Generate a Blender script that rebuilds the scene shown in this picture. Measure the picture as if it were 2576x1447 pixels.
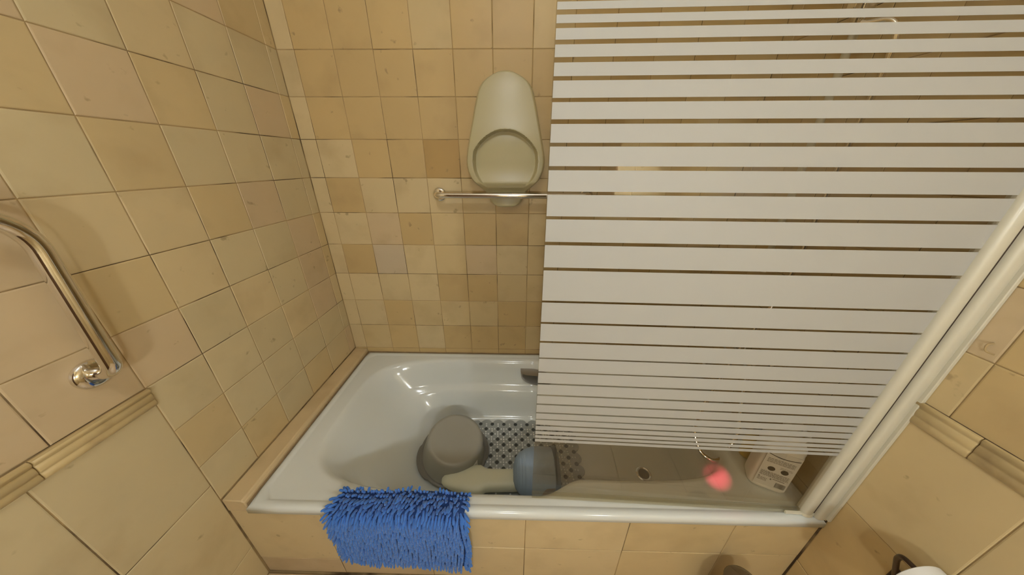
import bpy, bmesh, math, random
from mathutils import Vector, Matrix
random.seed(7)
for o in list(bpy.data.objects): bpy.data.objects.remove(o)
S = bpy.context.scene
COL = S.collection
ZO = 1.79                       # heights below are measured from a tile joint 1.79 m above the floor

# ------------------------------------------------------------------ camera
cam = bpy.data.objects.new('camera', bpy.data.cameras.new('camera')); COL.objects.link(cam)
YAW, PITCH, ROLL = -0.0189, 0.4162, 0.0032
F = Vector((math.sin(YAW)*math.cos(PITCH), math.cos(YAW)*math.cos(PITCH), -math.sin(PITCH)))
R0 = Vector((math.cos(YAW), -math.sin(YAW), 0)); U0 = R0.cross(F)
R1 = R0*math.cos(ROLL)+U0*math.sin(ROLL); U1 = -R0*math.sin(ROLL)+U0*math.cos(ROLL)
m = Matrix((R1, U1, -F)).transposed().to_4x4(); m.translation = Vector((0.9146, -1.3172, -0.3862+ZO))
cam.matrix_world = m
cam.data.sensor_fit = 'HORIZONTAL'; cam.data.sensor_width = 36.0; cam.data.lens = 711.7/2576*36
cam.data.clip_start = 0.01; cam.data.clip_end = 50
S.camera = cam

# ------------------------------------------------------------------ world, exposure
w = bpy.data.worlds.new('world'); S.world = w; w.use_nodes = True
w.node_tree.nodes['Background'].inputs[0].default_value = (0.9, 0.85, 0.75, 1)
w.node_tree.nodes['Background'].inputs[1].default_value = 0.0
S.view_settings.view_transform = 'Standard'; S.view_settings.look = 'None'
S.view_settings.gamma = 1.0; S.view_settings.use_curve_mapping = False
S.view_settings.exposure = 0.33
LAMP_POS = (0.86, -1.48, 2.40); LAMP_R = 0.055; LAMP_E = 84.0
LAMP_COL = (0.94, 1.0, 1.04)   # seen through the camera's warm-light white balance
FILL_E = 148.0  # strength of the unseen fill globes added beside the mirror
# red spot light added at the camera for the pink glow in the tub
red = bpy.data.objects.new('red_focus_light', bpy.data.lights.new('red_focus_light', 'SPOT')); COL.objects.link(red)
red.data.energy = 220; red.data.color = (1.0, 0.07, 0.19); red.data.shadow_soft_size = 0.004
red.data.spot_size = math.radians(3.9); red.data.spot_blend = 1.0
rd = (F + R1*((1790-1288)/711.7) - U1*((1200-723.5)/711.7)).normalized()
red.location = m.translation + R1*0.02; red.rotation_euler = rd.to_track_quat('-Z', 'Y').to_euler()

# ------------------------------------------------------------------ materials
def sock(n, k): return n.inputs[k]
def mat(name, col, rough=0.5, metal=0.0, spec=0.5, var=0.0, noise=0.0, nscale=8.0, stain=None, stain_amt=0.0, stain_scale=3.0,
        slo=0.52, shi=0.74, bump=0.0, bscale=60.0, emit=None, emit_s=0.0, sss=0.0, coat=0.0, sheen=0.0, trans=0.0, speck=0.0):
    m = bpy.data.materials.new(name); m.use_nodes = True
    nt = m.node_tree; N = nt.nodes; L = nt.links
    b = N['Principled BSDF']
    b.inputs['Roughness'].default_value = rough; b.inputs['Metallic'].default_value = metal
    b.inputs['Specular IOR Level'].default_value = spec
    b.inputs['Coat Weight'].default_value = coat
    b.inputs['Sheen Weight'].default_value = sheen
    b.inputs['Transmission Weight'].default_value = trans
    if sss: b.inputs['Subsurface Weight'].default_value = sss; b.inputs['Subsurface Scale'].default_value = 0.01
    c = N.new('ShaderNodeRGB'); c.outputs[0].default_value = (*col, 1); out = c.outputs[0]
    tc = N.new('ShaderNodeTexCoord')
    oi = N.new('ShaderNodeObjectInfo')
    # each object has its own patch of the noise
    vm = N.new('ShaderNodeVectorMath'); vm.operation = 'MULTIPLY_ADD'
    cmb = N.new('ShaderNodeCombineXYZ')
    for k in range(3): L.new(oi.outputs['Random'], cmb.inputs[k])
    L.new(cmb.outputs[0], vm.inputs[0]); vm.inputs[1].default_value = (37, 53, 71); L.new(tc.outputs['Object'], vm.inputs[2])
    def nz(scale, detail=5):
        n = N.new('ShaderNodeTexNoise'); n.inputs['Scale'].default_value = scale; n.inputs['Detail'].default_value = detail
        L.new(vm.outputs[0], n.inputs['Vector']); return n
    if noise or var:
        hsv = N.new('ShaderNodeHueSaturation')
        add = N.new('ShaderNodeMath'); add.operation = 'MULTIPLY_ADD'
        n = nz(nscale); L.new(n.outputs['Fac'], add.inputs[0]); add.inputs[1].default_value = noise
        ad2 = N.new('ShaderNodeMath'); ad2.operation = 'MULTIPLY_ADD'
        L.new(oi.outputs['Random'], ad2.inputs[0]); ad2.inputs[1].default_value = var; ad2.inputs[2].default_value = 1-noise/2-var/2
        L.new(ad2.outputs[0], add.inputs[2])
        L.new(out, hsv.inputs['Color']); L.new(add.outputs[0], hsv.inputs['Value']); out = hsv.outputs[0]
    if stain:
        n = nz(stain_scale, 8); rp = N.new('ShaderNodeValToRGB')
        rp.color_ramp.elements[0].position = slo; rp.color_ramp.elements[1].position = shi
        rp.color_ramp.elements[0].color = (0, 0, 0, 1); rp.color_ramp.elements[1].color = (stain_amt,)*3+(1,)
        L.new(n.outputs['Fac'], rp.inputs[0])
        mx = N.new('ShaderNodeMix'); mx.data_type = 'RGBA'
        L.new(rp.outputs[0], mx.inputs[0]); L.new(out, mx.inputs[6]); mx.inputs[7].default_value = (*stain, 1); out = mx.outputs[2]
    if speck:
        n = nz(26.0, 3); rp = N.new('ShaderNodeValToRGB')
        rp.color_ramp.elements[0].position = 0.69; rp.color_ramp.elements[1].position = 0.76
        rp.color_ramp.elements[0].color = (0, 0, 0, 1); rp.color_ramp.elements[1].color = (speck,)*3+(1,)
        L.new(n.outputs['Fac'], rp.inputs[0])
        mx = N.new('ShaderNodeMix'); mx.data_type = 'RGBA'
        L.new(rp.outputs[0], mx.inputs[0]); L.new(out, mx.inputs[6]); mx.inputs[7].default_value = (0.20, 0.14, 0.07, 1); out = mx.outputs[2]
    L.new(out, b.inputs['Base Color'])
    if bump:
        n = nz(bscale, 3); bp = N.new('ShaderNodeBump'); bp.inputs['Strength'].default_value = bump; bp.inputs['Distance'].default_value = 0.002
        L.new(n.outputs['Fac'], bp.inputs['Height']); L.new(bp.outputs[0], b.inputs['Normal'])
    if emit: b.inputs['Emission Color'].default_value = (*emit, 1); b.inputs['Emission Strength'].default_value = emit_s
    return m

TILE_KW = dict(rough=0.42, spec=0.35, var=0.07, noise=0.10, nscale=9, stain=(0.30, 0.21, 0.10), stain_amt=0.28, stain_scale=7, bump=0.12, bscale=14, speck=0.5)
M = {}
M['tile'] = mat('ivory_tile', (0.575, 0.445, 0.235), **TILE_KW)
M['tile_pale'] = mat('pale_tile', (0.595, 0.475, 0.27), **TILE_KW)
M['tile_pink'] = mat('pinkish_tile', (0.56, 0.435, 0.265), **TILE_KW)
M['tile_grey'] = mat('greyish_tile', (0.53, 0.435, 0.3), **TILE_KW)
M['tile_tan'] = mat('tan_tile', (0.53, 0.388, 0.183), **TILE_KW)
M['tile_dark'] = mat('dark_tan_tile', (0.43, 0.285, 0.11), **TILE_KW)
M['tile_olive'] = mat('olive_tile', (0.575, 0.475, 0.28), **TILE_KW)
M['grout'] = mat('grout', (0.36, 0.255, 0.12), rough=0.9, noise=0.5, nscale=14, stain=(0.075, 0.045, 0.02), stain_amt=1.0, stain_scale=6, slo=0.47, shi=0.62)
M['marble'] = mat('marble_ledge', (0.58, 0.45, 0.26), rough=0.4, noise=0.2, nscale=12, stain=(0.36, 0.25, 0.12), stain_amt=0.4, stain_scale=8)
M['mould'] = mat('moulding_glaze', (0.52, 0.40, 0.20), rough=0.3, var=0.1, noise=0.3, nscale=18, stain=(0.32, 0.22, 0.10), stain_amt=0.7, stain_scale=16)
M['enamel'] = mat('white_enamel', (0.68, 0.715, 0.695), rough=0.12, spec=0.5, noise=0.02)
M['seal_dirt'] = mat('dirty_sealant', (0.30, 0.21, 0.11), rough=0.7, noise=0.8, nscale=30)
M['chrome'] = mat('chrome', (0.80, 0.78, 0.75), rough=0.07, metal=1.0)
M['chrome_dark'] = mat('dark_chrome', (0.22, 0.20, 0.19), rough=0.18, metal=1.0)
M['satin'] = mat('satin_metal', (0.45, 0.43, 0.41), rough=0.3, metal=1.0)
M['bronze'] = mat('bronze_wire', (0.07, 0.045, 0.03), rough=0.3, metal=0.6)
M['white_paint'] = mat('white_lacquer', (0.56, 0.53, 0.42), rough=0.3, noise=0.05)
M['white_cap'] = mat('ivory_plastic', (0.72, 0.68, 0.53), rough=0.35)
def stripe_mat():
    m = mat('white_screen_print', (0.435, 0.43, 0.40), rough=0.5, spec=0.3)
    nt = m.node_tree; N = nt.nodes; L = nt.links; b = N['Principled BSDF']; out = N['Material Output']
    t = N.new('ShaderNodeBsdfTranslucent'); t.inputs[0].default_value = (0.5, 0.48, 0.43, 1)
    mx = N.new('ShaderNodeMixShader'); mx.inputs[0].default_value = 0.12
    L.new(b.outputs[0], mx.inputs[1]); L.new(t.outputs[0], mx.inputs[2]); L.new(mx.outputs[0], out.inputs[0]); return m
M['stripe'] = stripe_mat()
M['pan'] = mat('cream_plastic', (0.47, 0.42, 0.24), rough=0.33, noise=0.05, sss=0.0)
M['bowl'] = mat('grey_plastic', (0.315, 0.31, 0.268), rough=0.42, noise=0.06, nscale=20)
M['bowl_rim'] = mat('dark_grey_plastic', (0.17, 0.165, 0.15), rough=0.35)
M['paper'] = mat('white_paper', (0.75, 0.74, 0.70), rough=0.8)
M['ink'] = mat('black_ink', (0.03, 0.028, 0.025), rough=0.7)
M['ink_grey'] = mat('grey_ink', (0.16, 0.15, 0.13), rough=0.7)
M['pvc'] = mat('grey_pvc', (0.36, 0.385, 0.38), rough=0.3, noise=0.2, nscale=30)
M['pvc_dark'] = mat('dark_pvc', (0.045, 0.052, 0.052), rough=0.35)
M['pvc_nub'] = mat('pale_pvc', (0.80, 0.82, 0.80), rough=0.3)
M['blue_pile'] = mat('blue_chenille', (0.05, 0.19, 0.62), rough=0.9, noise=0.35, nscale=40, sheen=0.3)
M['blue_back'] = mat('blue_backing', (0.012, 0.045, 0.17), rough=0.95)
M['cream'] = mat('cream_handle', (0.66, 0.67, 0.53), rough=0.45)
M['yellow'] = mat('yellow_plastic', (0.52, 0.36, 0.05), rough=0.4)
M['bottle'] = mat('white_hdpe', (0.84, 0.83, 0.77), rough=0.4)
M['floor'] = mat('brown_floor_tile', (0.54, 0.41, 0.25), rough=0.35, var=0.12, noise=0.25, nscale=8)
M['ceil'] = mat('white_ceiling_paint', (0.78, 0.74, 0.66), rough=0.9)
M['wood'] = mat('brown_door_wood', (0.14, 0.075, 0.035), rough=0.45, noise=0.4, nscale=5)
M['bulb'] = mat('lit_bulb', (1, 1, 1), emit=LAMP_COL, emit_s=LAMP_E)
M['tube'] = mat('lit_fill_globe', (1, 1, 1), emit=(0.94, 1.0, 1.04), emit_s=FILL_E)
M['mirror'] = mat('mirror_silver', (0.85, 0.86, 0.85), rough=0.02, metal=1.0)

def glass_mat(name, tint, refl=0.04):
    m = bpy.data.materials.new(name); m.use_nodes = True
    nt = m.node_tree; N = nt.nodes; L = nt.links
    N.remove(N['Principled BSDF']); out = N['Material Output']
    t = N.new('ShaderNodeBsdfTransparent'); t.inputs[0].default_value = (*tint, 1)
    g = N.new('ShaderNodeBsdfGlossy'); g.inputs['Roughness'].default_value = 0.02; g.inputs[0].default_value = (0.9, 0.9, 0.9, 1)
    lw = N.new('ShaderNodeLayerWeight'); lw.inputs[0].default_value = 0.5
    pw = N.new('ShaderNodeMath'); pw.operation = 'POWER'; L.new(lw.outputs['Facing'], pw.inputs[0]); pw.inputs[1].default_value = 5.0
    ma = N.new('ShaderNodeMath'); ma.operation = 'MULTIPLY_ADD'; L.new(pw.outputs[0], ma.inputs[0]); ma.inputs[1].default_value = 0.9; ma.inputs[2].default_value = refl
    mx = N.new('ShaderNodeMixShader'); L.new(ma.outputs[0], mx.inputs[0]); L.new(t.outputs[0], mx.inputs[1]); L.new(g.outputs[0], mx.inputs[2])
    L.new(mx.outputs[0], out.inputs[0]); return m
M['glass'] = glass_mat('screen_glass', (0.855, 0.825, 0.765))
M['seal'] = glass_mat('clear_seal', (0.90, 0.88, 0.80))

def blue_head_mat():
    m = mat('blue_and_brown_plastic', (0.27, 0.36, 0.49), rough=0.5)
    nt = m.node_tree; N = nt.nodes; L = nt.links; b = N['Principled BSDF']
    tc = [n for n in N if n.type == 'TEX_COORD'][0]
    w_ = N.new('ShaderNodeTexWave'); w_.wave_type = 'RINGS'; w_.rings_direction = 'X'; w_.inputs['Scale'].default_value = 45
    L.new(tc.outputs['Object'], w_.inputs['Vector'])
    bp = N.new('ShaderNodeBump'); bp.inputs['Strength'].default_value = 0.35; bp.inputs['Distance'].default_value = 0.002
    L.new(w_.outputs['Fac'], bp.inputs['Height']); L.new(bp.outputs[0], b.inputs['Normal'])
    return m
M['blue'] = blue_head_mat()
M['blue_dark'] = mat('dark_blue_plastic', (0.06, 0.085, 0.12), rough=0.4)
M['brown'] = mat('brown_plastic', (0.25, 0.16, 0.095), rough=0.5)

# ------------------------------------------------------------------ mesh helpers
class MB:
    def __init__(s): s.v = []; s.f = []; s.smooth = True
    def add(s, vs, fs):
        o = len(s.v); s.v += [tuple(v) for v in vs]; s.f += [tuple(i+o for i in f) for f in fs]; return s
    def box(s, x0, x1, y0, y1, z0, z1):
        return s.add([(x, y, z) for z in (z0, z1) for y in (y0, y1) for x in (x0, x1)],
                     [(0, 2, 3, 1), (4, 5, 7, 6), (0, 1, 5, 4), (2, 6, 7, 3), (0, 4, 6, 2), (1, 3, 7, 5)])
    def loft(s, rings, cap0=True, cap1=True, closed=True):
        n = len(rings[0]); vs = [p for r in rings for p in r]; fs = []
        for i in range(len(rings)-1):
            for j in range(n if closed else n-1):
                a, b = i*n+j, i*n+(j+1) % n
                fs.append((a, b, b+n, a+n))
        if cap0: fs.append(tuple(range(n-1, -1, -1)))
        if cap1: fs.append(tuple(range((len(rings)-1)*n, len(rings)*n)))
        return s.add(vs, fs)
    def lathe(s, prof, c=(0, 0, 0), axis=(0, 0, 1), n=32, cap0=True, cap1=True):
        ax = Vector(axis).normalized(); q = ax.to_track_quat('Z', 'Y'); c = Vector(c)
        rings = [[c + q @ Vector((r*math.cos(2*math.pi*k/n), r*math.sin(2*math.pi*k/n), h)) for k in range(n)] for r, h in prof]
        return s.loft(rings, cap0, cap1)
    def tube(s, pts, r, n=14, caps=True):
        pts = [Vector(p) for p in pts]; rings = []; ref = None
        for i, p in enumerate(pts):
            t = (pts[min(i+1, len(pts)-1)]-pts[max(i-1, 0)]).normalized()
            if ref is None: ref = t.orthogonal().normalized()
            ref = (ref - t*ref.dot(t)).normalized(); b = t.cross(ref)
            rr = r(i/(len(pts)-1)) if callable(r) else r
            rings.append([p + (ref*math.cos(2*math.pi*k/n)+b*math.sin(2*math.pi*k/n))*rr for k in range(n)])
        return s.loft(rings, caps, caps)
    def mesh(s, name):
        me = bpy.data.meshes.new(name); me.from_pydata(s.v, [], s.f); me.validate(); 
        bm = bmesh.new(); bm.from_mesh(me); bmesh.ops.recalc_face_normals(bm, faces=bm.faces); bm.to_mesh(me); bm.free()
        return me
    def build(s, name, m, parent=None, smooth=True, bevel=0.0, seg=2, loc=None, angle=40):
        me = s.mesh(name); me.materials.append(M[m]); o = bpy.data.objects.new(name, me); COL.objects.link(o)
        if parent: o.parent = parent
        if smooth:
            for p in me.polygons: p.use_smooth = True
            me.set_sharp_from_angle(angle=math.radians(angle))
        if bevel:
            b = o.modifiers.new('bevel', 'BEVEL'); b.width = bevel; b.segments = seg; b.limit_method = 'ANGLE'; b.angle_limit = math.radians(40)
            b.harden_normals = False
        if loc: o.location = loc
        return o
def bend(pts, rad=0.03, n=6):
    """polyline with rounded corners"""
    pts = [Vector(p) for p in pts]; out = [pts[0]]
    for i in range(1, len(pts)-1):
        a, b, c = pts[i-1], pts[i], pts[i+1]
        d1, d2 = (a-b), (c-b); r = min(rad, d1.length*0.49, d2.length*0.49)
        p0, p1 = b+d1.normalized()*r, b+d2.normalized()*r
        for k in range(n+1):
            t = k/n; out.append(p0*(1-t)**2 + b*2*t*(1-t) + p1*t*t)
    out.append(pts[-1]); return out
def resample(pts, step):
    out = [pts[0]]
    for a, b in zip(pts, pts[1:]):
        k = max(1, int((b-a).length/step))
        for i in range(1, k+1): out.append(a.lerp(b, i/k))
    return out
def smoothstep(a, b, x):
    t = max(0, min(1, (x-a)/(b-a))); return t*t*(3-2*t)
def empty(name, loc):
    o = bpy.data.objects.new(name, None); o.empty_display_size = 0.05; COL.objects.link(o); o.location = loc; return o
def adopt(root):
    """parts were modelled in room coordinates: shift them so they sit under the root"""
    for c in root.children: c.location = Vector(c.location)-root.location
def tag(o, label, cat, group=None, kind=None):
    o['label'] = label; o['category'] = cat
    if group: o['group'] = group
    if kind: o['kind'] = kind
    return o
def struct(o, label=None, cat=None):
    o['kind'] = 'structure'
    if label: o['label'] = label; o['category'] = cat
    return o

# ------------------------------------------------------------------ room shell
XR = 1.865; YF = -2.15; CEIL = 2.55; RIM = 0.413; T = 0.15; YA = -0.797
def Z(z): return z+ZO
wb = struct(MB().box(-0.12, XR+0.12, 0.0016, 0.12, -0.1, CEIL+0.1).build('wall_back', 'grout', smooth=False), 'back wall of small square beige tiles behind the bathtub', 'wall')
wl = struct(MB().box(-0.12, -0.0016, YF-0.12, 0.0016, -0.1, CEIL+0.1).build('wall_left', 'grout', smooth=False), 'beige tiled wall on the left, with the angled grab bar', 'wall')
wr = struct(MB().box(XR+0.0016, XR+0.12, YF-0.12, 0.0016, -0.1, CEIL+0.1).build('wall_right', 'grout', smooth=False), 'beige tiled wall on the right, behind the screen post', 'wall')
wf = struct(MB().box(-0.12, XR+0.12, YF-0.12, YF, -0.1, CEIL+0.1).build('wall_front', 'tile', smooth=False), 'plain beige wall behind the camera', 'wall')
fl = struct(MB().box(-0.12, XR+0.12, YF, 0.0016, -0.1, -0.006).build('floor', 'grout', smooth=False), 'brown tiled bathroom floor', 'floor')
ce = struct(MB().box(-0.12, XR+0.12, YF, 0.0016, CEIL, CEIL+0.1).build('ceiling', 'ceil', smooth=False), 'white painted bathroom ceiling', 'ceiling')

tile_meshes = {}
def tile_mesh(w_, h_, gap, bev=0.0022):
    k = (round(w_, 4), round(h_, 4), gap)
    if k in tile_meshes: return tile_meshes[k]
    a, b = w_/2-gap/2, h_/2-gap/2
    def ring(i, z): return [(-a+i, -b+i, z), (a-i, -b+i, z), (a-i, b-i, z), (-a+i, b-i, z)]
    mb = MB().loft([ring(0, -0.006), ring(0, -bev*0.8), ring(bev*0.45, -bev*0.2), ring(bev*1.3, 0)], True, True)
    me = mb.mesh('tile'); me.materials.append(M['tile'])
    for p in me.polygons: p.use_smooth = False
    tile_meshes[k] = me; return me
FR = {'back': Matrix(((1, 0, 0), (0, 0, -1), (0, 1, 0))),     # local (u,v,n) columns -> world
      'left': Matrix(((0, 0, 1), (-1, 0, 0), (0, -1, 0))),
      'right': Matrix(((0, 0, -1), (1, 0, 0), (0, -1, 0))),
      'floor': Matrix(((1, 0, 0), (0, 1, 0), (0, 0, 1)))}
FR['left'] = Matrix(((0, 0, 1), (1, 0, 0), (0, 1, 0)))         # u = +y, v = +z, n = +x
FR['right'] = Matrix(((0, 0, -1), (-1, 0, 0), (0, 1, 0)))      # u = -y, v = +z, n = -x
def put_tile(parent, side, a0, a1, b0, b1, off, matname='tile', gap=0.0014, wob=0.004, name='tile'):
    me = tile_mesh(abs(a1-a0), abs(b1-b0), gap)
    o = bpy.data.objects.new(name, me); COL.objects.link(o); o.parent = parent
    ca, cb = (a0+a1)/2, (b0+b1)/2; d = random.uniform(-0.0006, 0.0004)
    R = FR[side] @ Matrix.Rotation(random.gauss(0, wob*0.4), 3, 'X') @ Matrix.Rotation(random.gauss(0, wob*0.4), 3, 'Y')
    if side == 'back': p = (ca, off-d, cb)
    elif side == 'left': p = (off+d, ca, cb)
    elif side == 'right': p = (off-d, ca, cb)
    else: p = (ca, cb, off+d)
    mm = R.to_4x4(); mm.translation = Vector(p); o.matrix_world = mm
    if matname != 'tile':
        o.material_slots[0].link = 'OBJECT'; o.material_slots[0].material = M[matname]
    return o
def pick(weights):
    r = random.random()*sum(w_ for _, w_ in weights)
    for n, w_ in weights:
        r -= w_
        if r <= 0: return n
    return weights[0][0]
BACKW = [('tile', 4.5), ('tile_pale', 1.2), ('tile_tan', 4.5), ('tile_pink', 0.4)]
LEFTW = [('tile', 1), ('tile_olive', 4), ('tile_pink', 1.2), ('tile_pale', 1)]
ROWS = [CEIL] + [Z(r*T) for r in range(4, -10, -1)]            # joints downwards, last is Z(-1.35)
# back wall: special tiles keyed (row index below the 0 joint, column)
xs = [0, 0.065] + [0.065+T*j for j in range(1, 13)]
special = {(2, 4): 'tile_dark', (5, 2): 'tile_grey', (5, 5): 'tile_pink', (6, 5): 'tile_tan', (4, 6): 'tile_tan', (5, 6): 'tile_pale', (5, 3): 'tile_pale',
           (5, 4): 'tile', (6, 2): 'tile_pale', (6, 1): 'tile_pale', (8, 3): 'tile_pale', (8, 4): 'tile_tan', (8, 5): 'tile_tan', (8, 6): 'tile_tan', (0, 2): 'tile_tan', (-1, 1): 'tile_tan', (-1, 2): 'tile_tan',
           (-1, 3): 'tile_tan', (0, 3): 'tile_tan', (-1, 6): 'tile_tan', (0, 5): 'tile_tan', (0, 6): 'tile_tan', (3, 4): 'tile_pale', (3, 5): 'tile', (2, 6): 'tile_tan', (7, 6): 'tile_tan'}
for i in range(len(ROWS)-1):
    r = i-5
    for j in range(len(xs)-1):
        mn = special.get((r, j)) or pick(BACKW)
        if r <= 1 and j and (r, j) not in special: mn = pick([('tile', 1), ('tile_tan', 4)])  # upper rows mostly tan: darker tone offsets the lamp's brightness there
        if j >= 7: mn = pick([('tile', 2), ('tile_tan', 3)])
        if j == 0: mn = 'tile_pale'
        put_tile(wb, 'back', xs[j], xs[j+1], ROWS[i+1], ROWS[i], 0.0, mn)
for j in range(len(xs)-1):
    put_tile(wb, 'back', xs[j], xs[j+1], RIM-0.012, Z(-1.35), 0.0, 'tile_tan')
# left wall
ys = [0, -0.05, -0.202, -0.357, -0.508, -0.658, YA]
lsp = {(1, 3): 'tile_pink', (0, 5): 'tile_pink', (1, 5): 'tile_pink', (1, 4): 'tile_pink', (1, 2): 'tile_olive', (2, 2): 'tile_olive', (4, 1): 'tile_pink', (6, 1): 'tile_pink', (2, 4): 'tile', (3, 5): 'tile_pale',
       (3, 4): 'tile_pale', (4, 4): 'tile_pale', (5, 4): 'tile_olive', (6, 4): 'tile_olive', (3, 3): 'tile', (2, 3): 'tile_olive', (5, 3): 'tile_pale'}
lsp[(1, 4)] = 'tile_pink'; lsp[(1, 3)] = 'tile'; lsp[(1, 5)] = 'tile'
for i in range(len(ROWS)-1):
    r = i-5
    for j in range(len(ys)-1):
        put_tile(wl, 'left', ys[j+1], ys[j], ROWS[i+1], ROWS[i], 0.0, lsp.get((r, j)) or pick(LEFTW), gap=0.0016)
yo = [YA, -0.952] + [-0.952-T*k for k in range(1, 8)] + [YF]
for i in range(11):
    r = i-5
    for j in range(len(yo)-1):
        mn = 'tile_pink' if r in (3, 4, 5) else pick([('tile', 2), ('tile_pink', 2)])
        put_tile(wl, 'left', yo[j+1], yo[j], ROWS[i+1], ROWS[i], 0.0, mn, gap=0.0016)
ylow = [YA, -1.005, -1.213, -1.421, -1.629, -1.837, -2.045, YF]
for za, zb in ((-0.952, -1.28), (-1.28, -1.615), (-1.615, -1.79)):
    for j in range(len(ylow)-1):
        put_tile(wl, 'left', ylow[j+1], ylow[j], Z(zb), Z(za), 0.0, 'tile_olive' if j == 0 else pick([('tile', 1), ('tile_olive', 2)]), gap=0.002)
# right wall
yr = [0, -0.05, -0.20, -0.35, -0.50, -0.65, YA]
for i in range(len(ROWS)-1):
    for j in range(len(yr)-1):
        put_tile(wr, 'right', yr[j+1], yr[j], ROWS[i+1], ROWS[i], XR, pick([('tile', 3), ('tile_tan', 1)]))
for j in range(len(yr)-1): put_tile(wr, 'right', yr[j+1], yr[j], RIM-0.012, Z(-1.35), XR, 'tile')
yr2 = [YA, -0.845] + [-0.845-T*k for k in range(1, 9)] + [YF]
for i in range(11):
    for j in range(len(yr2)-1):
        put_tile(wr, 'right', yr2[j+1], yr2[j], ROWS[i+1], ROWS[i], XR, pick([('tile', 2), ('tile_tan', 1.5), ('tile_pink', 1)]))
yr3 = [YA, -0.992, -1.197, -1.402, -1.607, -1.812, -2.017, YF]
for a, (za, zb) in enumerate(((-0.952, -1.275), (-1.275, -1.605), (-1.605, -1.79))):
    for j in range(len(yr3)-1):
        put_tile(wr, 'right', yr3[j+1], yr3[j], Z(zb), Z(za), XR, 'tile' if a == 0 else 'tile_tan')
# floor tiles in front of the bath
for i in range(7):
    for j in range(5):
        x0 = max(0.0, -0.1+0.3*i); x1 = min(XR, -0.1+0.3*(i+1)); y1 = YA-0.002-0.3*j; y0 = max(YF, y1-0.3)
        put_tile(fl, 'floor', x0, x1, y0, y1, 0.0, 'floor', gap=0.004)

# dado mouldings
def moulding(name, side, y0, y1, z0, z1, cuts):
    root = MB().box(*((0.0, 0.004) if side == 'left' else (XR-0.004, XR)), y1, y0, z0, z1).build(name, 'grout', smooth=False)
    sx = 1 if side == 'left' else -1; x0 = 0.0 if side == 'left' else XR; h = z1-z0
    prof = [(0.004, 0.0), (0.007, 0.03), (0.0105, 0.10), (0.012, 0.19), (0.0105, 0.28), (0.0085, 0.33), (0.0085, 0.37), (0.0105, 0.40), (0.0125, 0.50), (0.0125, 0.62),
            (0.010, 0.70), (0.0085, 0.72), (0.0105, 0.76), (0.016, 0.86), (0.0165, 0.92), (0.014, 0.98), (0.004, 1.0)]
    dk = 0.75 if side == 'left' else 0.45; prof = [(0.004+(p_-0.004)*dk, q_) for p_, q_ in prof]
    for a, b in zip(cuts, cuts[1:]):
        mb = MB(); g = 0.0009
        rings = [[(x0+sx*max(0.001, px-ins), yy, z0+pz*h) for px, pz in prof] for yy, ins in ((a-g, 0.0015), (a-g-0.0015, 0), (b+g+0.0015, 0), (b+g, 0.0015))]
        mb.loft(rings, True, True, closed=True)
        mb.build('moulding_piece', 'mould', root, angle=50)
    return struct(root)
moulding('trim_1', 'left', YA, YF, Z(-0.952), Z(-0.90), [YA, -0.985, -1.19, -1.395, -1.60, -1.805, -2.01, YF])
moulding('trim_2', 'right', YA, YF, Z(-0.952), Z(-0.893), [YA, -0.90, -1.105, -1.31, -1.515, -1.72, -1.925, YF])
bpy.data.objects['trim_1']['label'] = 'ribbed beige dado moulding on the left wall'; bpy.data.objects['trim_1']['category'] = 'trim'
bpy.data.objects['trim_2']['label'] = 'ribbed beige dado moulding on the right wall'; bpy.data.objects['trim_2']['category'] = 'trim'
# marble ledge between tub and left wall
lg = MB().loft([[(0.0, y, RIM-0.032), (0.068, y, RIM-0.032), (0.068, y, RIM+0.012), (0.060, y, RIM+0.020), (0.0, y, RIM+0.024)] for y in (-0.0005, -0.4, YA)]).build('trim_3', 'marble', bevel=0.003)
struct(lg, 'narrow beige marble ledge between bathtub and left wall', 'trim')
# tiled apron
ap = struct(MB().box(0.0, XR, -0.793, -0.765, 0.0, RIM-0.034).build('wall_apron', 'grout', smooth=False), 'tiled front panel of the bathtub below its white rim', 'wall')
ax = [0.0, 0.29, 0.62, 0.95, 1.28, 1.61, XR]
for k_, (za, zb) in enumerate(((RIM-0.034, Z(-1.589)), (Z(-1.589), 0.002))):
    for j in range(len(ax)-1):
        mn = ['tile_pale', 'tile_pale', 'tile_pale', 'tile_pale', 'tile', 'tile'][j]  # paler tiles make up for the weak light on the low apron
        if j < 2: za, zb = ((RIM-0.034, Z(-1.694)), (Z(-1.694), 0.002))[k_]; mn = ('tile_pale', 'tile_pink')[k_]  # lower left tiles toned darker for the shadow across the apron
        else: za, zb = ((RIM-0.034, Z(-1.589)), (Z(-1.589), 0.002))[k_]
        put_tile(ap, 'back', ax[j], ax[j+1], zb, za, -0.7945, mn, gap=0.0015)

# rear of the room (behind the camera): unseen door added as dark reflection for chrome
dr = struct(MB().box(0.06, 0.70, YF, YF+0.035, 0.0, 2.03).build('door_1', 'wood', bevel=0.004), 'dark wooden door added behind the camera for reflections', 'door')
for px0, px1, pz0, pz1 in ((0.15, 0.61, 0.15, 0.9), (0.15, 0.61, 1.05, 1.9)):
    MB().box(px0, px1, YF+0.035, YF+0.045, pz0, pz1).build('panel', 'wood', dr, bevel=0.008)
h = MB().tube(bend([(0.64, YF+0.035, 1.0), (0.64, YF+0.09, 1.0), (0.53, YF+0.09, 1.0)], 0.02), 0.009).build('door_handle', 'chrome', dr)

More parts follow.
